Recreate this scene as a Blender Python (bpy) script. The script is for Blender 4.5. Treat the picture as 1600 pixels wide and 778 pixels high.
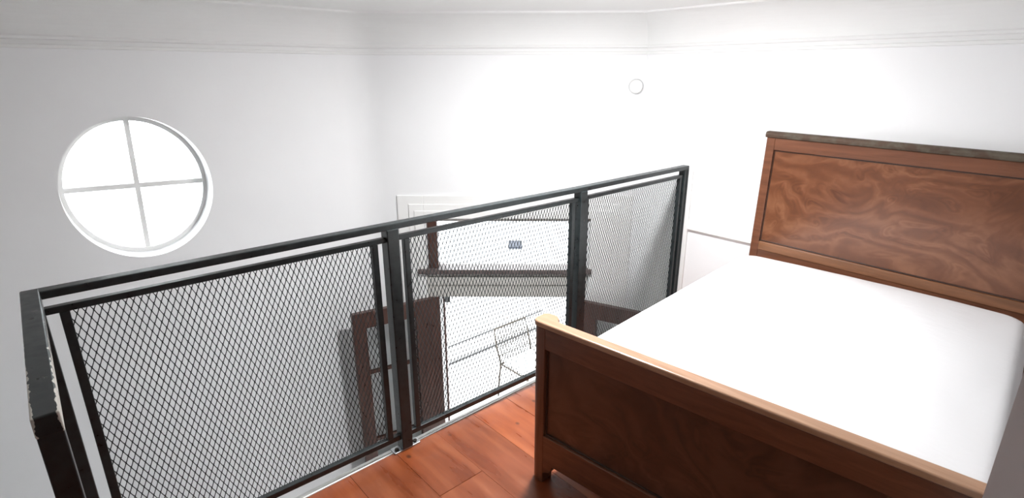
import bpy, bmesh, math, random
from mathutils import Vector, Matrix, noise
random.seed(7)
for o in list(bpy.data.objects): bpy.data.objects.remove(o)
S = bpy.context.scene
COL = S.collection
V = Vector

# ------------------------------------------------------------------ camera
cam = bpy.data.cameras.new('camera'); camo = bpy.data.objects.new('camera', cam); COL.objects.link(camo)
cam.sensor_width = 36; cam.lens = 19.0553; cam.clip_start = .02
_r = V((0.66704389, 0.7450174, -0.0012311)); _u = V((-0.23002508, 0.2075218, 0.95080133)); _d = V((-0.70861902, 0.63394303, -0.30979884))
camo.matrix_world = Matrix(((_r.x, _u.x, -_d.x, 1.741998), (_r.y, _u.y, -_d.y, -2.980539), (_r.z, _u.z, -_d.z, 1.536535), (0, 0, 0, 1)))
S.camera = camo
# ------------------------------------------------------------------ light
w = bpy.data.worlds.new('overcast_sky'); S.world = w; w.use_nodes = True
w.node_tree.nodes['Background'].inputs[0].default_value = (.93, .97, 1, 1)
SKY = 1.6; LAMP = 110.0
w.node_tree.nodes['Background'].inputs[1].default_value = SKY
S.view_settings.view_transform = 'Standard'; S.view_settings.look = 'None'
S.view_settings.gamma = 1; S.view_settings.use_curve_mapping = False
S.view_settings.exposure = 2.75

# ------------------------------------------------------------------ materials
def mat(name, base, rough=.5, metal=0, spec=.5, coat=0):
    m = bpy.data.materials.new(name); m.use_nodes = True
    nt = m.node_tree; b = nt.nodes['Principled BSDF']
    b.inputs['Base Color'].default_value = (*base, 1); b.inputs['Roughness'].default_value = rough
    b.inputs['Metallic'].default_value = metal; b.inputs['Specular IOR Level'].default_value = spec
    b.inputs['Coat Weight'].default_value = coat; b.inputs['Coat Roughness'].default_value = .2
    return m, nt, b
def N(nt, t, **kw):
    n = nt.nodes.new(t)
    for k, v in kw.items():
        if k in n.inputs: n.inputs[k].default_value = v
        else: setattr(n, k, v)
    return n
def coords(nt, scale=(1, 1, 1), kind='Object'):
    tc = N(nt, 'ShaderNodeTexCoord'); mp = N(nt, 'ShaderNodeMapping'); mp.inputs['Scale'].default_value = scale
    nt.links.new(tc.outputs[kind], mp.inputs[0]); return mp.outputs[0]
def ramp(nt, src, stops):
    r = N(nt, 'ShaderNodeValToRGB'); e = r.color_ramp.elements
    e[0].position, e[0].color = stops[0][0], (*stops[0][1], 1); e[1].position, e[1].color = stops[-1][0], (*stops[-1][1], 1)
    for p, c in stops[1:-1]:
        q = e.new(p); q.color = (*c, 1)
    nt.links.new(src, r.inputs[0]); return r.outputs[0]
def mix(nt, f, a, b, mode='MIX'):
    m = N(nt, 'ShaderNodeMix', data_type='RGBA', blend_type=mode)
    for s, i in ((f, 0), (a, 6), (b, 7)):
        if hasattr(s, 'links'): nt.links.new(s, m.inputs[i])
        elif isinstance(s, tuple): m.inputs[i].default_value = (*s, 1)
        else: m.inputs[i].default_value = s
    return m.outputs[2]
def bump(nt, b, src, strength, dist=.002):
    n = N(nt, 'ShaderNodeBump'); n.inputs['Strength'].default_value = strength; n.inputs['Distance'].default_value = dist
    nt.links.new(src, n.inputs['Height']); nt.links.new(n.outputs[0], b.inputs['Normal'])
L = lambda nt, a, b: nt.links.new(a, b)

def plaster(name, base):
    m, nt, b = mat(name, base, .55, spec=.3)
    c = coords(nt)
    n1 = N(nt, 'ShaderNodeTexNoise', Scale=3., Detail=3.); n2 = N(nt, 'ShaderNodeTexNoise', Scale=60., Detail=3.)
    L(nt, c, n1.inputs['Vector']); L(nt, c, n2.inputs['Vector'])
    L(nt, ramp(nt, n1.outputs[0], [(.3, tuple(x*.975 for x in base)), (.7, base)]), b.inputs['Base Color'])
    bump(nt, b, n2.outputs[0], .12, .0015); return m
M_WALL = plaster('white_wall_paint', (.86, .86, .865))
M_HALL = plaster('grey_hall_paint', (.66, .67, .68))
M_CEIL = plaster('white_ceiling_paint', (.83, .83, .82))
M_TRIM = mat('white_gloss_paint', (.84, .835, .82), .35)[0]
M_BEAM = mat('cream_paint', (.55, .535, .50), .45)[0]
M_RIM = mat('pale_grey_plastic', (.66, .66, .66), .5)[0]
M_LOWER = mat('pale_tile', (.80, .79, .77), .4)[0]
M_CONC = plaster('pale_concrete', (.36, .36, .355))
M_FACADE = plaster('pale_render', (.33, .33, .335))
M_GREY = mat('grey_sealant', (.05, .05, .05), .7)[0]
M_ZINC = mat('galvanised_steel', (.42, .43, .44), .4, .9)[0]
M_WIRE = mat('dark_bronze_metal', (.05, .04, .03), .4, .6)[0]
M_CUSH = mat('white_cushion_cloth', (.85, .85, .85), .9)[0]
M_DARKGLASS = mat('dark_window_glass', (.03, .035, .05), .1)[0]

def black_paint(name, chips=False):
    m, nt, b = mat(name, (.013, .018, .019), .32, spec=.55)
    c = coords(nt)
    n = N(nt, 'ShaderNodeTexNoise', Scale=35., Detail=5.); L(nt, c, n.inputs['Vector'])
    col = ramp(nt, n.outputs[0], [(.35, (.010, .014, .015)), (.7, (.020, .027, .028))])
    L(nt, ramp(nt, n.outputs[0], [(.3, (.26,)*3), (.7, (.45,)*3)]), b.inputs['Roughness'])
    if chips:
        # white undercoat showing through along the worn edges of the last stretch of rail
        sp = N(nt, 'ShaderNodeSeparateXYZ'); tc = N(nt, 'ShaderNodeTexCoord'); L(nt, tc.outputs['Object'], sp.inputs[0])
        e = N(nt, 'ShaderNodeMath', operation='ABSOLUTE'); L(nt, sp.outputs[1], e.inputs[0])
        n2 = N(nt, 'ShaderNodeTexNoise', Scale=48., Detail=4.); L(nt, tc.outputs['Object'], n2.inputs['Vector'])
        k = N(nt, 'ShaderNodeMapRange'); L(nt, sp.outputs[0], k.inputs[0])
        k.inputs[1].default_value = -.15; k.inputs[2].default_value = .34; k.inputs[3].default_value = 0; k.inputs[4].default_value = .0058
        a = N(nt, 'ShaderNodeMath', operation='ADD'); L(nt, e.outputs[0], a.inputs[0]); L(nt, k.outputs[0], a.inputs[1])
        q = N(nt, 'ShaderNodeMath', operation='MULTIPLY_ADD'); L(nt, n2.outputs[0], q.inputs[0]); q.inputs[1].default_value = .018; L(nt, a.outputs[0], q.inputs[2])
        g = N(nt, 'ShaderNodeMath', operation='GREATER_THAN'); L(nt, q.outputs[0], g.inputs[0]); g.inputs[1].default_value = .0308
        col = mix(nt, g.outputs[0], col, (.62, .60, .54))
    L(nt, col, b.inputs['Base Color']); bump(nt, b, n.outputs[0], .25, .001); return m
M_BLACK = black_paint('black_metal_paint')
M_CHIP = black_paint('chipped_black_metal_paint', True)

def wood(name, dark, light, scale=(1.2, 14, 14), rough=.35, coat=.3, dusty=None):
    m, nt, b = mat(name, light, rough, coat=coat)
    c = coords(nt, scale)
    n = N(nt, 'ShaderNodeTexNoise', Scale=3., Detail=8., Roughness=.62, Distortion=.6); L(nt, c, n.inputs['Vector'])
    col = ramp(nt, n.outputs[0], [(.3, dark), (.68, light)])
    if dusty:
        n3 = N(nt, 'ShaderNodeTexNoise', Scale=25., Detail=4.); L(nt, coords(nt), n3.inputs['Vector'])
        col = mix(nt, ramp(nt, n3.outputs[0], [(.42, (0,)*3), (.62, (.75,)*3)]), col, dusty)
    L(nt, col, b.inputs['Base Color']); bump(nt, b, n.outputs[0], .12, .001); return m
def burl(name, dark, mid, light, seed=0., sc=2.6):
    # swirling figured veneer
    m, nt, b = mat(name, mid, .3, coat=.35)
    c = coords(nt)
    mp = N(nt, 'ShaderNodeMapping'); mp.inputs['Location'].default_value = (seed, seed*.7, seed*.3); mp.inputs['Scale'].default_value = (1, 1, 1.5); L(nt, c, mp.inputs[0])
    n0 = N(nt, 'ShaderNodeTexNoise', Scale=sc, Detail=2.5, Distortion=1.2); L(nt, mp.outputs[0], n0.inputs['Vector'])
    av = N(nt, 'ShaderNodeVectorMath', operation='MULTIPLY_ADD'); L(nt, n0.outputs['Color'], av.inputs[0]); av.inputs[1].default_value = (.75, .75, .75); L(nt, mp.outputs[0], av.inputs[2])
    wv = N(nt, 'ShaderNodeTexWave', wave_type='RINGS', rings_direction='Y', Scale=1.7, Distortion=4., Detail=2.); wv.inputs['Detail Scale'].default_value = 1.6; L(nt, av.outputs[0], wv.inputs['Vector'])
    n1 = N(nt, 'ShaderNodeTexNoise', Scale=2.2, Detail=4.); L(nt, mp.outputs[0], n1.inputs['Vector'])
    n2 = N(nt, 'ShaderNodeTexNoise', Scale=45., Detail=5.); L(nt, mp.outputs[0], n2.inputs['Vector'])
    f = mix(nt, .80, wv.outputs['Color'], n1.outputs['Color']); f = mix(nt, .12, f, n2.outputs['Color'])
    # small curls: bands wound round scattered centres, fading away from each
    vo = N(nt, 'ShaderNodeTexVoronoi', Scale=5.5); L(nt, av.outputs[0], vo.inputs['Vector'])
    dv = N(nt, 'ShaderNodeVectorMath', operation='SUBTRACT'); L(nt, av.outputs[0], dv.inputs[0]); L(nt, vo.outputs['Position'], dv.inputs[1])
    sx = N(nt, 'ShaderNodeSeparateXYZ'); L(nt, dv.outputs[0], sx.inputs[0])
    at = N(nt, 'ShaderNodeMath', operation='ARCTAN2'); L(nt, sx.outputs[2], at.inputs[0]); L(nt, sx.outputs[0], at.inputs[1])
    ma = N(nt, 'ShaderNodeMath', operation='MULTIPLY_ADD'); L(nt, vo.outputs['Distance'], ma.inputs[0]); ma.inputs[1].default_value = 21.; L(nt, at.outputs[0], ma.inputs[2])
    sn = N(nt, 'ShaderNodeMath', operation='SINE'); L(nt, ma.outputs[0], sn.inputs[0])
    fd = ramp(nt, vo.outputs['Distance'], [(.25, (1,)*3), (.75, (0,)*3)])
    cu = N(nt, 'ShaderNodeMath', operation='MULTIPLY'); L(nt, sn.outputs[0], cu.inputs[0]); L(nt, fd, cu.inputs[1])
    cs = N(nt, 'ShaderNodeMath', operation='MULTIPLY_ADD'); L(nt, cu.outputs[0], cs.inputs[0]); cs.inputs[1].default_value = .055
    bw0 = N(nt, 'ShaderNodeRGBToBW'); L(nt, f, bw0.inputs[0]); L(nt, bw0.outputs[0], cs.inputs[2]); bw = cs
    L(nt, ramp(nt, bw.outputs[0], [(.28, dark), (.5, mid), (.72, light)]), b.inputs['Base Color'])
    bump(nt, b, bw.outputs[0], .3, .003); return m
M_WOOD = wood('reddish_brown_wood', (.105, .036, .016), (.185, .070, .034))
M_WOODV = wood('reddish_brown_wood_upright', (.105, .036, .016), (.185, .070, .034), (14, 14, 1.2))
M_WOODL = wood('honey_brown_wood', (.15, .060, .024), (.25, .105, .045))
M_CAP = wood('pale_cap_wood', (.34, .18, .10), (.47, .28, .175), (1.2, 16, 16), .3)
M_DUST = wood('dusty_dark_wood', (.04, .022, .012), (.09, .05, .03), rough=.75, coat=0, dusty=(.10, .085, .06))
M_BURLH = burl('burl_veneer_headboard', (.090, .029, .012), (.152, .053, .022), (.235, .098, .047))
M_BURLF = burl('burl_veneer_footboard_shaded', (.038, .016, .010), (.076, .032, .018), (.118, .053, .031), 3.3, 2.9)  # headboard's veneer again, darkened to carry the shade on the footboard front
M_DOOR = wood('dark_stained_door_wood', (.040, .017, .012), (.085, .036, .026), (10, 10, 1.), .4, .1)
M_BAR = wood('weathered_brown_paint', (.07, .05, .045), (.14, .105, .10), (1.5, 10, 10), .5, 0)

M_GROOVE = wood('dark_bead_wood', (.030, .012, .007), (.060, .024, .013))
def floor_mat():
    m, nt, b = mat('orange_stained_pine', (.4, .12, .04), .34, coat=.08)
    oi = N(nt, 'ShaderNodeObjectInfo'); c = coords(nt, (1.3, 9, 9))
    mp = N(nt, 'ShaderNodeVectorMath', operation='ADD'); L(nt, c, mp.inputs[0])
    cb = N(nt, 'ShaderNodeCombineXYZ'); mu = N(nt, 'ShaderNodeMath', operation='MULTIPLY'); L(nt, oi.outputs['Random'], mu.inputs[0]); mu.inputs[1].default_value = 40.
    L(nt, mu.outputs[0], cb.inputs[0]); L(nt, mu.outputs[0], cb.inputs[1]); L(nt, cb.outputs[0], mp.inputs[1])
    n = N(nt, 'ShaderNodeTexNoise', Scale=2.2, Detail=4., Roughness=.5, Distortion=.25); L(nt, mp.outputs[0], n.inputs['Vector'])
    col = ramp(nt, n.outputs[0], [(.25, (.165, .033, .008)), (.5, (.245, .056, .014)), (.75, (.33, .088, .025))])
    hs = N(nt, 'ShaderNodeHueSaturation'); L(nt, col, hs.inputs['Color'])
    rr = N(nt, 'ShaderNodeMapRange'); L(nt, oi.outputs['Random'], rr.inputs[0]); rr.inputs[3].default_value = .82; rr.inputs[4].default_value = 1.28; L(nt, rr.outputs[0], hs.inputs['Value'])
    # blotchy stain patches and small dark knots
    nb = N(nt, 'ShaderNodeTexNoise', Scale=5., Detail=3.); L(nt, coords(nt), nb.inputs['Vector'])
    col = mix(nt, ramp(nt, nb.outputs[0], [(.5, (0,)*3), (.75, (.45,)*3)]), hs.outputs[0], (.30, .07, .025))
    vo = N(nt, 'ShaderNodeTexVoronoi', Scale=5.2); L(nt, coords(nt, (1, 1.35, 1)), vo.inputs['Vector'])
    col = mix(nt, ramp(nt, vo.outputs['Distance'], [(.035, (.85,)*3), (.085, (0,)*3)]), col, (.06, .018, .008))
    L(nt, col, b.inputs['Base Color']); L(nt, ramp(nt, n.outputs[0], [(.3, (.24,)*3), (.7, (.42,)*3)]), b.inputs['Roughness'])
    bump(nt, b, n.outputs[0], .15, .001); return m
M_FLOOR = floor_mat()

def sheet_mat():
    m, nt, b = mat('white_cotton_sheet', (.86, .86, .87), .85, spec=.2)
    n = N(nt, 'ShaderNodeTexNoise', Scale=14., Detail=5., Distortion=1.2); L(nt, coords(nt, (1, 2.2, 1)), n.inputs['Vector'])
    bump(nt, b, n.outputs[0], .22, .006); return m
M_SHEET = sheet_mat()

def glass_mat():
    m = bpy.data.materials.new('clear_window_glass'); m.use_nodes = True; nt = m.node_tree; nt.nodes.clear()
    o = N(nt, 'ShaderNodeOutputMaterial'); t = N(nt, 'ShaderNodeBsdfTransparent'); g = N(nt, 'ShaderNodeBsdfGlossy'); g.inputs['Roughness'].default_value = .02
    t.inputs[0].default_value = (.97, .98, .98, 1)
    f = N(nt, 'ShaderNodeFresnel'); f.inputs[0].default_value = 1.25; x = N(nt, 'ShaderNodeMixShader')
    L(nt, f.outputs[0], x.inputs[0]); L(nt, t.outputs[0], x.inputs[1]); L(nt, g.outputs[0], x.inputs[2]); L(nt, x.outputs[0], o.inputs[0]); return m
M_GLASS = glass_mat()
def emit_mat(name, col, s):
    m = bpy.data.materials.new(name); m.use_nodes = True; nt = m.node_tree; nt.nodes.clear()
    o = N(nt, 'ShaderNodeOutputMaterial'); e = N(nt, 'ShaderNodeEmission'); e.inputs[0].default_value = (*col, 1); e.inputs[1].default_value = s
    L(nt, e.outputs[0], o.inputs[0]); return m

# ------------------------------------------------------------------ mesh helpers
def obj(name, bm, m, parent=None, smooth=False, bevel=0, segs=2):
    bmesh.ops.recalc_face_normals(bm, faces=bm.faces[:])
    me = bpy.data.meshes.new(name); bm.to_mesh(me); bm.free()
    if smooth:
        for p in me.polygons: p.use_smooth = True
    o = bpy.data.objects.new(name, me); COL.objects.link(o); me.materials.append(m)
    if parent: o.parent = parent
    if bevel:
        b = o.modifiers.new('bevel', 'BEVEL'); b.width = bevel; b.segments = segs; b.limit_method = 'ANGLE'; b.angle_limit = .6
    return o
def empty(name, loc=(0, 0, 0), rz=0):
    o = bpy.data.objects.new(name, None); COL.objects.link(o); o.location = loc; o.rotation_euler = (0, 0, rz); o.empty_display_size = .1; return o
def tag(o, label, cat, group=None):
    o['label'] = label; o['category'] = cat
    if group: o['group'] = group
    return o
def struct(o): o['kind'] = 'structure'; return o
def box(bm, x0, x1, y0, y1, z0, z1, f=None):
    f = f or (lambda p: p)
    vs = [bm.verts.new(f(V((x, y, z)))) for x in (x0, x1) for y in (y0, y1) for z in (z0, z1)]
    for q in ((0, 1, 3, 2), (4, 6, 7, 5), (0, 4, 5, 1), (2, 3, 7, 6), (0, 2, 6, 4), (1, 5, 7, 3)): bm.faces.new([vs[i] for i in q])
def bx(*a, f=None):
    bm = bmesh.new(); box(bm, *a, f=f); return bm
def prism(bm, pts, z0, z1, f=None):
    f = f or (lambda p: p); n = len(pts)
    a = [bm.verts.new(f(V((x, y, z0)))) for x, y in pts]; b = [bm.verts.new(f(V((x, y, z1)))) for x, y in pts]
    bm.faces.new(a[::-1]); bm.faces.new(b)
    for i in range(n): bm.faces.new((a[i], a[(i+1) % n], b[(i+1) % n], b[i]))
def tube(bm, pts, r, seg=8):
    pts = [V(p) for p in pts]; rings = []
    for i, p in enumerate(pts):
        t = (pts[min(i+1, len(pts)-1)]-pts[max(i-1, 0)]).normalized()
        a = t.orthogonal().normalized() if abs(t.z) > .9 else t.cross(V((0, 0, 1))).normalized(); b = t.cross(a)
        rings.append([bm.verts.new(p+r*(math.cos(k*2*math.pi/seg)*a+math.sin(k*2*math.pi/seg)*b)) for k in range(seg)])
    for A, B in zip(rings, rings[1:]):
        for k in range(seg): bm.faces.new((A[k], A[(k+1) % seg], B[(k+1) % seg], B[k]))
    bm.faces.new(rings[0][::-1]); bm.faces.new(rings[-1])
def disc(bm, r, z0, z1, seg=48, f=None): prism(bm, [(r*math.cos(i*2*math.pi/seg), r*math.sin(i*2*math.pi/seg)) for i in range(seg)], z0, z1, f)
def ring(bm, r0, r1, z0, z1, f=None, seg=64):
    f = f or (lambda p: p); R = []
    for i in range(seg):
        c, s = math.cos(i*2*math.pi/seg), math.sin(i*2*math.pi/seg)
        R.append([bm.verts.new(f(V((r*c, r*s, z)))) for r, z in ((r0, z0), (r1, z0), (r1, z1), (r0, z1))])
    for i in range(seg):
        A, B = R[i], R[(i+1) % seg]
        for k in range(4): bm.faces.new((A[k], A[(k+1) % 4], B[(k+1) % 4], B[k]))

# ------------------------------------------------------------------ room shell
XW = -1.5453; ZF = -1.95; ZC = 1.87; YB = -5.2; XE = 3.2
CO = V((-0.34043, 0, 0)); CD = V((-0.672415, -0.740174, 0)); CN = V((0.740174, -0.672415, 0))
TC = 1.79183                                        # length of the splayed far wall
def ch(p): return CO+CD*p.x+CN*p.y+V((0, 0, p.z))   # local (along wall, into room, up) -> world
# lower and upper floors
struct(obj('floor', bx(XW-.3, XE+.2, YB-.2, .2, ZF-.1, ZF), M_LOWER)).name = 'floor_lower'
loft = bmesh.new()
box(loft, -.022, XE, -3.10, 0, -.16, -.03); box(loft, .70, XE, YB, -3.10, -.16, -.03)
loft_o = struct(obj('floor', loft, M_TRIM))
ends = {0: [.95], 1: [1.5], 2: [.31, 1.9], 3: [1.2], 4: [.62], 5: [1.7], 6: [.9]}
y = 0.0; row = 0; PW = .207
while y > YB+.01:
    y1 = max(y-PW, YB); xs = -.0225 if y1 > -3.12 else .70
    js = [xs]+[e for e in ((.31, 1.75) if row == 9 else (.85, 2.2) if row == 8 else (.55+.37*((row*5) % 4), 2.3)) if e > xs+.15]+[XE]
    for a, b in zip(js, js[1:]):
        bm = bx(a+.0004, b-.0004, y1+.0004, y-.0004, -.03, random.uniform(-.0006, .0006))
        obj('plank', bm, M_FLOOR, loft_o, bevel=.0006, segs=1)
    y = y1; row += 1
# white fascia along the loft edge, with a slim dark joint beside the boards
struct(obj('trim_1', bx(-.050, -.034, -3.10, 0, -.20, .003), M_TRIM, bevel=.002))
struct(obj('trim_2', bx(-.034, -.031, -3.10, 0, -.16, -.003), M_GREY))
struct(obj('trim_9', bx(-.031, -.0228, -3.10, 0, -.16, .002), M_TRIM, bevel=.001))
# left wall with the round window opening
WY, WZ, WR = -2.572, .974, .350
KY, KZ = .935, 1.025                                 # the opening is a touch taller than wide
def wl(p): return V((XW+p.z, WY-p.x*KY, WZ+p.y*KZ))       # local circle plane -> wall, z = into room
bm = bmesh.new()
SG = 96; H = .55
def sq(i):
    a = (i+.5)*2*math.pi/SG; c, s = math.cos(a), math.sin(a); k = H/max(abs(c), abs(s)); return c*k, s*k
inn, out, inb = [], [], []
for i in range(SG):
    a = (i+.5)*2*math.pi/SG; c, s = math.cos(a), math.sin(a)
    inn.append(bm.verts.new(wl(V((WR*c, WR*s, 0))))); inb.append(bm.verts.new(wl(V((WR*.965*c, WR*.965*s, -.3)))))
    q = sq(i); out.append(bm.verts.new(wl(V((q[0], q[1], 0)))))
for i in range(SG):
    j = (i+1) % SG
    bm.faces.new((inn[i], inn[j], out[j], out[i])); bm.faces.new((inn[i], inb[i], inb[j], inn[j]))
q = [bm.verts.new(wl(V((x*H, y_*H, 0)))) for x, y_ in ((1, 1), (-1, 1), (-1, -1), (1, -1))]
for k, v in enumerate(q):                            # little corner triangles of the square
    i = (SG//8-1+k*SG//4) % SG; bm.faces.new((out[i], out[(i+1) % SG], v))
# rest of the wall around the square, outside skin
ARC = .115
ye = -1.32627-ARC
HY, HZ = H*KY, H*KZ
for y0, y1, z0, z1 in ((YB, WY-HY, ZF, ZC), (WY+HY, ye, ZF, ZC), (WY-HY, WY+HY, ZF, WZ-HZ), (WY-HY, WY+HY, WZ+HZ, ZC)):
    bm.faces.new([bm.verts.new(V((XW, a, b))) for a, b in ((y0, z0), (y1, z0), (y1, z1), (y0, z1))])
for y0, y1, z0, z1 in ((YB, WY-.36, ZF, ZC), (WY+.36, ye, ZF, ZC), (WY-.36, WY+.36, ZF, WZ-.36), (WY-.36, WY+.36, WZ+.36, ZC)):
    box(bm, XW-.3, XW-.02, y0, y1, z0, z1)
struct(obj('wall_left', bm, M_WALL))
# splayed far wall with the balcony door opening; soft concave corner at its left end
TL, TR, ZT = 1.345, .335, .60
bm = bmesh.new()
box(bm, TL, TC-ARC, -.3, 0, ZF, ZC, ch); box(bm, -.12, TR, -.3, 0, ZF, ZC, ch); box(bm, TR, TL, -.3, 0, ZT, ZC, ch)
C1 = CO+CD*TC; ta = C1-CD*ARC; tb = C1+V((0, -ARC, 0)); arc = []
for i in range(17):
    s = i/16; arc.append((1-s)**2*ta+2*s*(1-s)*C1+s*s*tb)
pl = [(p.x, p.y) for p in arc]+[(XW-.3, tb.y), (XW-.3, -1.15), (ta.x-.22, ta.y+.2)]
prism(bm, pl, ZF, ZC)
struct(obj('wall_far', bm, M_WALL))
struct(obj('wall_right', bx(CO.x-.1, XE+.2, 0, .3, ZF, ZC), M_WALL))
struct(obj('wall_pier', bx(1.7195, XE, -1.88, -1.80, 0.001, ZC), M_WALL)).name = 'wall_partition'
struct(obj('wall_near', bx(XW-.3, XE+.2, YB-.2, YB, ZF, ZC), M_HALL))
struct(obj('wall_back', bx(XE, XE+.2, YB, 0, ZF, ZC), M_HALL))
struct(obj('ceiling', bx(XW-.3, XE+.2, YB-.2, .5, ZC, ZC+.15), M_CEIL))
# coved cornice: one profile swept along right wall, far wall, soft corner and left wall
path = [V((XE, 0, 0)), V((CO.x, 0, 0))]+arc+[V((XW, YB, 0))]
prof = [(0, 1.640), (.010, 1.642), (.012, 1.655), (.004, 1.658), (.004, 1.676), (.013, 1.680), (.016, 1.690), (.010, 1.697)]
prof += [(.010+.16*(1-math.cos(a)), 1.697+.164*math.sin(a)) for a in [i*math.pi/24 for i in range(1, 13)]]
prof += [(.176, 1.861), (.180, 1.858), (.187, 1.862), (.189, ZC+.002)]
bm = bmesh.new(); rows = []
for i, p in enumerate(path):
    a = (path[i]-path[i-1]).normalized() if i else (path[1]-path[0]).normalized()
    b = (path[i+1]-path[i]).normalized() if i < len(path)-1 else a
    na, nb = V((-a.y, a.x, 0)), V((-b.y, b.x, 0)); m_ = (na+nb).normalized(); k = 1/max(.3, m_.dot(na))
    rows.append([bm.verts.new(p+m_*k*(o_-.0005)+V((0, 0, z))) for o_, z in prof])
for A, B in zip(rows, rows[1:]):
    for k in range(len(prof)-1): bm.faces.new((A[k], A[k+1], B[k+1], B[k]))
struct(obj('trim_3', bm, M_CEIL))
# dado moulding on the right wall and the white upright strip where the rail meets the wall
bm = bmesh.new(); prism(bm, [(0, .598), (-.008, .600), (-.010, .608), (-.018, .612), (-.018, .622), (-.007, .627), (0, .628)], .055, XE, lambda p: V((p.z, p.x, p.y)))
struct(obj('trim_4', bm, M_TRIM))
struct(obj('trim_5', bx(.029, .055, -.014, 0, 0, .985), M_TRIM, bevel=.003))
# stepped door casing on the far wall
bm = bmesh.new()
for t0, t1, z1, n1 in ((.03, 1.60, .758, .014), (.11, 1.525, .70, .022), (.15, 1.487, .657, .030)):
    i0, i1 = (TR-.03, 1.425)
    box(bm, i1, t1, 0, n1, ZF, z1, ch); box(bm, t0, i0, 0, n1, ZF, z1, ch); box(bm, i0, i1, 0, n1, .603, z1, ch)
struct(obj('trim_6', bm, M_TRIM, bevel=.003))

# ------------------------------------------------------------------ round window
wn = struct(empty('window_1', wl(V((0, 0, -.14)))))
rot = Matrix.Rotation(math.radians(-2.0), 3, 'Z')
def wf(p):
    q = rot @ V((-p.x, p.y, 0)); return V((p.z, q.x*KY, q.y*KZ))
bm = bmesh.new(); ring(bm, .325, .3535, -.03, .03, wf); obj('window_frame', bm, M_TRIM, wn)
for nm, a in (('muntin', (-.327, .327, -.0125, .0125)), ('muntin', (-.0125, .0125, -.327, .327))):
    obj(nm, bx(*a, -.016, .018 if a[0] < -.1 else .0165, f=wf), M_TRIM, wn)
for qx, qy in ((1, 1), (-1, 1), (-1, -1), (1, -1)):
    pts = [(qx*.0125, qy*.0125)]+[(qx*max(.0125, .326*math.cos(i*math.pi/24)), qy*max(.0125, .326*math.sin(i*math.pi/24))) for i in range(13)]
    bm = bmesh.new(); prism(bm, pts, -.002, .002, wf); obj('pane', bm, M_GLASS, wn)

# ------------------------------------------------------------------ balcony door: frame, transom light, two open leaves
fr = struct(empty('door_1', ch(V((.81, 0, ZF)))))
def loc(parent, f): 
    o_ = V(parent.location); return lambda p: f(p)-o_
F = loc(fr, ch)
obj('jamb', bx(1.345, 1.405, -.06, .012, ZF, .0, f=F), M_DOOR, fr, bevel=.003)
obj('jamb', bx(TR-.005, TR+.05, -.06, .012, ZF, .0, f=F), M_DOOR, fr, bevel=.003)
obj('transom_jamb', bx(1.342, 1.408, -.06, .015, .245, .598, f=F), M_DOOR, fr, bevel=.003)
obj('transom_jamb', bx(TR-.01, TR+.05, -.06, .015, .245, .598, f=F), M_DOOR, fr, bevel=.003)
obj('head_rail', bx(TR, 1.345, -.06, -.01, .575, .60, f=F), M_TRIM, fr, bevel=.003)
bm = bmesh.new(); box(bm, TR-.02, 1.455, -.20, .016, .03, .125, F); box(bm, TR-.02, 1.462, -.20, .026, .125, .185, F); box(bm, TR-.02, 1.455, -.20, .018, .185, .212, F)
obj('transom_beam', bm, M_BEAM, fr, bevel=.003)
obj('transom_ledge', bx(TR-.05, 1.482, -.08, .050, .212, .245, f=F), M_BAR, fr, bevel=.003)
obj('transom_pane', bx(TR+.05, 1.342, -.032, -.028, .245, .575, f=F), M_GLASS, fr)
obj('door_stop', bx(1.322, 1.336, -.12, -.075, ZF, .03, f=F), M_DOOR, fr)
obj('strike_plate', bx(1.275, 1.318, -.07, -.03, -.035, .028, f=F), M_ZINC, fr, bevel=.004)
def leaf(name, hx, hy, ex, ey, Lf, label):
    root = struct(empty(name, (hx, hy, ZF)))
    a = V((ex-hx, ey-hy, 0)).normalized(); n = V((-a.y, a.x, 0)); g = lambda p: a*p.x+n*p.y+V((0, 0, p.z))
    T = -ZF+.03; th = .02; si, so = (.18, Lf-.09) if Lf > .5 else (.10, Lf-.075)
    for x0, x1 in ((.0, si), (so, Lf)): obj('stile', bx(x0, x1, -th, th, .012, T, f=g), M_DOOR, root, bevel=.003)
    obj('top_rail', bx(si, so, -th, th, T-.115, T-.001, f=g), M_DOOR, root, bevel=.002)
    obj('bottom_rail', bx(si, so, -th, th, .012, .20, f=g), M_DOOR, root, bevel=.002)
    obj('lower_panel', bx(si, so, -.009, .009, .20, .70, f=g), M_DOOR, root)
    obj('lock_rail', bx(si, so, -th, th, .70, .80, f=g), M_DOOR, root, bevel=.002)
    for z in (T-.455, T-1.0): obj('muntin', bx(si, so, -.012, .012, z-.011, z+.011, f=g), M_DOOR, root)
    for z0, z1 in ((.80, T-1.011), (T-.989, T-.466), (T-.444, T-.115)): obj('pane', bx(si, so, -.002, .002, z0, z1, f=g), M_GLASS, root)
    return root
leaf('door_2', -1.252, -1.003, -1.379, -1.607, .617, '')
leaf('door_3', -.51, -.298, -.11, -.157, .40, '')

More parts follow.
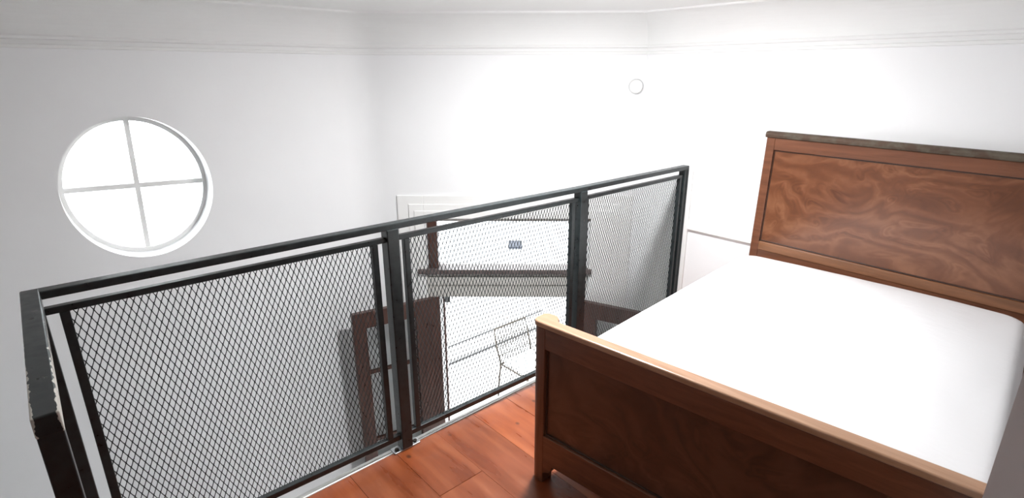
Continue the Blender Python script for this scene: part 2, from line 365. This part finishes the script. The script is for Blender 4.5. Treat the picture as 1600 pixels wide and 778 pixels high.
# ------------------------------------------------------------------ balcony and street beyond
bm = bmesh.new(); box(bm, -2.2, 3.2, -4.0, -.30, ZF-.2, ZF-.02, ch); struct(obj('balcony_slab', bm, M_CONC)).name = 'floor_balcony'
PX = -3.30
pb = struct(obj('wall_parapet', bx(PX-.28, PX, -1.6, 2.4, ZF-.02, ZF+.04), M_CONC))
struct(obj('trim_7', bx(PX, PX+.02, -1.6, 2.4, ZF-.02, ZF-.005), M_GREY)); struct(obj('trim_8', bx(PX-.29, PX-.272, -1.6, 2.4, ZF+.035, ZF+.052), M_GREY))
bd = empty('building', (-7.9, 5.6, -9))
rz = math.atan2(CN.y, CN.x)
def bf(p): return V((CN.x*p.y+CD.x*p.x, CN.y*p.y+CD.y*p.x, p.z))
bc = V((-7.9, 5.6, -9)); dv = V((-0.70631, 0.63981, -0.30307)); cp = V((1.742, -2.981, 1.537))
tt = ((bc-cp).dot(CN))/dv.dot(CN); hp = cp+dv*tt-bc; hu, hz = hp.dot(CD), hp.z
ww, wh = .17, .12
bm = bmesh.new()
box(bm, -6, hu-ww, -.5, 0, 0, 9.5, bf); box(bm, hu+ww, 6, -.5, 0, 0, 9.5, bf); box(bm, hu-ww, hu+ww, -.5, 0, 0, hz-wh, bf); box(bm, hu-ww, hu+ww, -.5, 0, hz+wh, 9.5, bf)
obj('facade_wall', bm, M_FACADE, bd)
fw = obj('window_frame', bx(hu-ww, hu+ww, -.3, -.1, hz-wh, hz+wh, f=bf), M_DARKGLASS, bd)
tag(bd, 'pale building across the street with one small dark window, seen through the transom light', 'building')

# ------------------------------------------------------------------ wire chair on the balcony
chb = V((.97, -1.74, 0)); base = CO+CD*.97+CN*-1.74; base.z = ZF-.02
cr = empty('wire_chair', base)
bdir = (CD*-.74+CN*-.67).normalized(); fdir = (CD*-.67+CN*.74).normalized()
cw, cd_ = .46, .42
def cp_(u, v, z): return bdir*u+fdir*v+V((0, 0, z))
for u in (0, cw):
    bm = bmesh.new(); tube(bm, [cp_(u, 0, .45), cp_(u, -.03, .25), cp_(u, -.05, 0)], .009); obj('leg', bm, M_WIRE, cr, True)
    bm = bmesh.new(); tube(bm, [cp_(u, cd_, .45), cp_(u, cd_+.02, 0)], .009); obj('leg', bm, M_WIRE, cr, True)
bm = bmesh.new(); tube(bm, [cp_(0, 0, .45), cp_(0, cd_, .45), cp_(cw, cd_, .45), cp_(cw, 0, .45), cp_(0, 0, .45)], .009); obj('seat_frame', bm, M_WIRE, cr, True)
bm = bmesh.new(); tube(bm, [cp_(0, 0, .45), cp_(-.01, -.06, .65), cp_(0, -.11, .83), cp_(cw, -.11, .83), cp_(cw+.01, -.06, .65), cp_(cw, 0, .45)], .009); bk = obj('backrest', bm, M_WIRE, cr, True)
bm = bmesh.new()
for i in range(1, 12): u = cw*i/12; tube(bm, [cp_(u, 0, .46), cp_(u, -.06, .65), cp_(u, -.11, .83)], .0035, 5)
for z, v in ((.54, -.03), (.63, -.055), (.72, -.08)): tube(bm, [cp_(0, v, z), cp_(cw, v, z)], .0035, 5)
obj('back_wires', bm, M_WIRE, cr, True)
bm = bmesh.new()
for i in range(1, 9): v = cd_*i/9; tube(bm, [cp_(0, v, .447), cp_(cw, v, .447)], .0035, 5)
obj('seat_wires', bm, M_WIRE, cr, True)
bm = bmesh.new(); box(bm, .02, cw-.02, .03, cd_-.02, .455, .50, lambda p: cp_(p.x, p.y, p.z)); obj('seat_cushion', bm, M_CUSH, cr, True, .018, 4)
tag(cr, 'dark wire chair with white seat cushion out on the balcony', 'chair')

# ------------------------------------------------------------------ railing
rl = empty('mesh_railing', (0, 0, 0))
Y1, Y2, Y3 = -3.045, -2.016, -.962
hs = .0245
def post(x, y, z0=0., z1=.972, h=hs): return obj('post', bx(x-h, x+h, y-h, y+h, z0, z1), M_BLACK, rl, bevel=.003)
XC = -.055                                            # the rail wanders a little outwards at its near end
def rx(y): return XC*y/Y1 if False else 0.0+XC*max(0, (-y-1.0)/2.045)
XN = .640
for x, y, h in ((rx(Y1), Y1, .0185), (rx(Y2), Y2, hs), (0, Y3, hs), (0, -.022, .0215), (XN, Y1, .0185)):
    p = post(x, y, .008 if y != Y2 else .008, .979, h)
    bp_ = obj('base_plate', bx(x-.021, x+.021, y-.062, y+.062 if y < -.1 else -.001, 0.0005, .008), M_ZINC, rl, bevel=.0015)
    for s in (-1, 1):
        if y+s*.045 > -.01: continue
        bm = bmesh.new(); disc(bm, .009, .008, .015, 6, lambda q: q+V((x+.004, y+s*.045, 0))); obj('bolt', bm, M_WIRE, bp_)
bm = bmesh.new(); prism(bm, [(rx(Y1)-.019, Y1-.019), (rx(Y1)+.019, Y1-.019), (.021, -1.0), (.021, -.0005), (-.021, -.0005), (-.021, -1.0)], .977, 1.0)
obj('top_rail', bm, M_BLACK, rl, bevel=.003)
# short return rail, worn through to the undercoat along its edges
rr_ = obj('return_rail', bx(-.365, .365, -.0195, .0195, -.02, .02), M_CHIP, rl, bevel=.003)
rr_.location = (.294, Y1, .9805); rr_['label'] = 'short return rail with paint chipped white along its edges'
def panel(ya, yb, va, vb, first):
    """frame bars between posts ya..yb; uprights at va and vb; expanded sheet between them"""
    b = .0115; X = lambda y: rx(y)
    def g(p): return V((p.x+X(p.y), p.y, p.z))
    for z, b2 in ((.939, .0095), (.066, .0115)): obj('panel_bar', bx(-b, b, ya, yb, z-b2, z+b2, f=g), M_BLACK, rl, bevel=.002)
    for v in (va, vb): obj('panel_upright', bx(-b, b, v-b, v+b, .066+b, .9295, f=g), M_BLACK, rl, bevel=.002)
    # expanded metal: twisted strands meeting in diamonds
    bm = bmesh.new(); W, Hh = .0185, .0212; z0, z1 = .074, .934; y0, y1 = va+.006, vb-.006
    nr = int(round((z1-z0)/Hh)); hh = (z1-z0)/nr; nc = int((y1-y0)/W)+2
    wd, dp = .0011, .0006
    for j in range(nr):
        for i in range(-1, nc+1):
            yn = y0+(i+.5*(j % 2))*W
            for s in (-1, 1):
                ym = yn+s*W/2
                if yn < y0-.001 or yn > y1+.001 or ym < y0-.001 or ym > y1+.001: continue
                a = V((dp*.6*s, yn, z0+j*hh)); c = V((-dp*.6*s, ym, z0+(j+1)*hh))
                dd = (c-a).normalized(); sd = V((0, dd.z, -dd.y)); m1 = a.lerp(c, .5)
                m1 = m1+sd*(.0009*s)*(1)
                secs = [(a, 1.5), (a.lerp(m1, .55), 1.), (c.lerp(m1, .55), 1.), (c, 1.5)]
                R = []
                for q, kx in secs:
                    q = V((q.x-.006, q.y, q.z))
                    R.append([bm.verts.new(g(q+sd*wd*kx*e1+V((dp*e2+.0003*e1*s, 0, 0)))) for e1, e2 in ((-1, -1), (1, -1), (1, 1), (-1, 1))])
                for A, B in zip(R, R[1:]):
                    for k in range(4): bm.faces.new((A[k], A[(k+1) % 4], B[(k+1) % 4], B[k]))
    o = obj('expanded_mesh', bm, M_BLACK, rl); o['kind'] = 'stuff'
panel(Y1+.018, Y2-.024, -2.988, -2.085, 1)
panel(Y2+.024, Y3-.024, -1.952, -1.022, 0)
panel(Y3+.024, -.043, -.922, -.062, 0)
tag(rl, 'black metal balustrade with diamond mesh panels along the loft edge', 'railing')

# ------------------------------------------------------------------ bed
bed = empty('wooden_bed', (1.08, -.85, 0))
BL = V(bed.location)
# headboard: leans a touch to one side like the photo's
hr = Matrix.Rotation(.014, 3, 'Y'); hO = V((.477, -.06, 0))
def hf(p): return hr @ V((p.x, p.y, p.z-.6))+V((0, 0, .6))+hO-BL
HW = 1.31
bm = bmesh.new()
box(bm, 0, .043, 0, .035, .0, 1.212, hf); box(bm, HW-.043, HW, 0, .035, .02, 1.212, hf)
box(bm, .043, HW-.043, .001, .034, 1.150, 1.212, hf)
hb = obj('headboard', bm, M_WOOD, bed, bevel=.002)
obj('lower_rail', bx(.043, HW-.043, -.002, .033, .603, .652, f=hf), M_WOODL, hb, bevel=.004)
obj('bottom_board', bx(.043, HW-.043, .003, .030, .25, .603, f=hf), M_WOOD, hb)
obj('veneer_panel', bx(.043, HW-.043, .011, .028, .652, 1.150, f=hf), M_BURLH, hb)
bm = bmesh.new()
for (x0, x1, z0, z1) in ((.043, .049, .652, 1.150), (HW-.049, HW-.043, .652, 1.150), (.043, HW-.043, .652, .659), (.043, HW-.043, 1.143, 1.150)): box(bm, x0, x1, .0075, .02, z0, z1, hf)
obj('panel_bead', bm, M_GROOVE, hb, bevel=.0015)
bm = bmesh.new(); prism(bm, [(-.006, 1.212), (.040, 1.212), (.040, 1.238), (.032, 1.243), (.002, 1.243), (-.009, 1.238), (-.012, 1.227), (-.010, 1.217)], -.006, HW+.004, lambda p: hf(V((p.z, p.x, p.y))))
obj('cap_moulding', bm, M_DUST, hb, bevel=.002)['label'] = 'dark dusty moulding along the top edge'
# footboard: slightly out of square with the wall, thick rounded posts, pale cap
fa = math.atan(.094); fm = Matrix.Rotation(fa, 3, 'Z'); fO = V((.462, -1.735, 0)); FW = 1.35
def ff(p): return fm @ p+fO-BL
def postplan(u0, u1, d, left):
    r = .030; pts = []
    if left:
        pts = [(u0+r-r*math.cos(a), r-r*math.sin(a)) for a in [i*math.pi/16 for i in range(9)]]
        pts += [(u1, 0), (u1, d-.02), (u1-.016, d), (u0+.016, d), (u0, d-.016)]
    else:
        pts = [(u0, 0)]+[(u1-r+r*math.sin(a), r-r*math.cos(a)) for a in [i*math.pi/16 for i in range(9)]]+[(u1, d-.016), (u1-.016, d), (u0+.016, d), (u0, d-.02)]
    return pts
bm = bmesh.new()
box(bm, .057, FW-.057, .001, .040, .585, .668, ff)
fb = obj('footboard', bm, M_WOOD, bed, bevel=.003)
# bottom rail with bracketed ends
zb = .095; pts = [(.055, .217), (.055, .04)]+[(.058+.045*math.sin(a), .05+.045*(1-math.cos(a))) for a in [i*math.pi/16 for i in range(1, 9)]]
pts += [(FW-x, z) for x, z in pts[::-1]]
bm = bmesh.new(); prism(bm, pts, .001, .040, lambda p: ff(V((p.x, p.z, p.y)))); obj('bottom_rail', bm, M_WOOD, fb, bevel=.003)
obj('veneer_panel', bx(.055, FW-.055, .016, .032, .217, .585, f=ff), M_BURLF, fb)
bm = bmesh.new()
for (x0, x1, z0, z1) in ((.058, .064, .217, .585), (FW-.064, FW-.058, .217, .585), (.058, FW-.058, .217, .223), (.058, FW-.058, .579, .585)): box(bm, x0, x1, .0115, .022, z0, z1, ff)
obj('panel_bead', bm, M_GROOVE, fb, bevel=.0015)
for u0, u1, left in ((0, .058, True), (FW-.058, FW, False)):
    bm = bmesh.new(); prism(bm, postplan(u0, u1, .078, left), .0, .668, ff); obj('leg', bm, M_WOODV, bed, bevel=.003)
cap = postplan(-.003, .062, .088, True); capr = postplan(FW-.062, FW+.003, .088, False)
pl = [(x, y_-.004) for x, y_ in cap[:9]]+[(x, y_-.004) for x, y_ in capr[1:]]+[]
pl = pl[:-1]+[(FW-.075, .052), (FW-.09, .044), (.092, .044), (.076, .052), (.066, .070), (.048, .082), (.010, .080), (-.003, .066)]
bm = bmesh.new(); prism(bm, pl, .668, .690, ff); obj('cap', bm, M_CAP, fb, bevel=.006, segs=3)['label'] = 'pale top edge of the footboard'
for xa, ya, xb, yb in ((.488, -1.66, .492, -.062), (1.760, -1.54, 1.760, -.062)):
    bm = bmesh.new(); prism(bm, [(xa-.012-BL.x, ya-BL.y), (xa+.012-BL.x, ya-BL.y), (xb+.012-BL.x, yb-BL.y), (xb-.012-BL.x, yb-BL.y)], .24, .355); obj('side_rail', bm, M_WOOD, bed, bevel=.003)
bm = bmesh.new(); prism(bm, [(.504-BL.x, -1.66-BL.y), (1.722-BL.x, -1.56-BL.y), (1.722-BL.x, -.07-BL.y), (.506-BL.x, -.07-BL.y)], .33, .36); obj('bed_base', bm, M_WOODL, bed)
tag(bed, 'brown veneered wooden double bed with high headboard and low footboard', 'bed')

# mattress in a fitted white sheet
MA, MB_, MR, ER = .600, .757, .085, .05
mt = bmesh.new(); rot3 = Matrix(((1, -.066, 0), (.03, 1, 0), (0, 0, 1))); mc = V((1.109, -.838, 0))
def outline(e):
    a, b, r = MA-e, MB_-e, max(.02, MR-e*.5); pts = []
    def corner(cx, cy, s): 
        for i in range(9): q = s+i*math.pi/16; pts.append((cx+r*math.cos(q), cy+r*math.sin(q)))
    def side(x0, y0, x1, y1, n):
        for i in range(1, n): pts.append((x0+(x1-x0)*i/n, y0+(y1-y0)*i/n))
    corner(a-r, b-r, 0); side(a-r, b, -(a-r), b, 24); corner(-(a-r), b-r, math.pi/2); side(-a, b-r, -a, -(b-r), 32)
    corner(-(a-r), -(b-r), math.pi); side(-(a-r), -b, a-r, -b, 24); corner(a-r, -(b-r), 1.5*math.pi); side(a, -(b-r), a, b-r, 32)
    return pts
def top(x, y_, e):
    z = .585-ER+math.sqrt(max(0, ER**2-max(0, ER-e)**2))
    z += .048*(1-(x/MA)**2)*(1-(y_/MB_)**4)
    k = min(1, e/.10); p = V((x*1.1, y_*1.1, 3))
    z += k*(.0035*noise.noise(p*3)+.0022*noise.noise(V((x*9+y_*3, y_*6-x*3, 1)))); return z
rings = []
for z in (.362, .375, .45):
    e = .012 if z < .37 else 0.0
    rings.append([mt.verts.new(rot3 @ V((x, y_, z))+mc) for x, y_ in outline(e)])
es = [ER*(1-math.cos(i*math.pi/16)) for i in range(0, 9)]+[ER+i*.018 for i in range(1, 26)]
for e in es:
    if e > MA-.03: break
    rings.append([mt.verts.new(rot3 @ V((x, y_, top(x, y_, e)))+mc) for x, y_ in outline(e)])
n_ = len(rings[0])
for A, B in zip(rings, rings[1:]):
    for k in range(n_): mt.faces.new((A[k], A[(k+1) % n_], B[(k+1) % n_], B[k]))
mt.faces.new(rings[0][::-1])
last = rings[-1]
mt.faces.new(last)
tag(obj('mattress', mt, M_SHEET, None, True), 'mattress in a plain white fitted sheet lying on the wooden bed', 'mattress')

# ------------------------------------------------------------------ small things
cv = empty('cover_plate', ch(V((.056, 0, 1.452))))
Cf = lambda p: CD*p.x+V((0, 0, p.y))+CN*p.z
bm = bmesh.new(); disc(bm, .041, .0005, .009, 40, Cf); obj('plate', bm, M_TRIM, cv, bevel=.003)
bm = bmesh.new(); ring(bm, .043, .047, .0005, .012, Cf, 40); obj('rim', bm, M_RIM, cv)
tag(cv, 'small round white cover plate high on the wall near the far corner', 'cover plate')
lm = empty('ceiling_light', (0.25, -1.27, ZC))
bm = bmesh.new(); ring(bm, .092, .105, -.022, -.0005, None, 48); obj('rim', bm, M_TRIM, lm)
bm = bmesh.new(); R_ = []
for k in range(9):
    a = k*math.pi/16; R_.append([bm.verts.new(V((.092*math.cos(a)*math.cos(t), .092*math.cos(a)*math.sin(t), -.005-.042*math.sin(a)))) for t in [i*math.pi/20 for i in range(40)]] if k < 8 else [bm.verts.new(V((0, 0, -.047)))])
for A, B in zip(R_[:-1], R_[1:-1]):
    for i in range(40): bm.faces.new((A[i], A[(i+1) % 40], B[(i+1) % 40], B[i]))
for i in range(40): bm.faces.new((R_[7][i], R_[7][(i+1) % 40], R_[8][0]))
bm.faces.new(R_[0]); obj('diffuser', bm, emit_mat('lamp_diffuser', (.98, .99, 1), LAMP), lm)
tag(lm, 'flat round white ceiling light above the loft railing, just over the top edge', 'ceiling light')
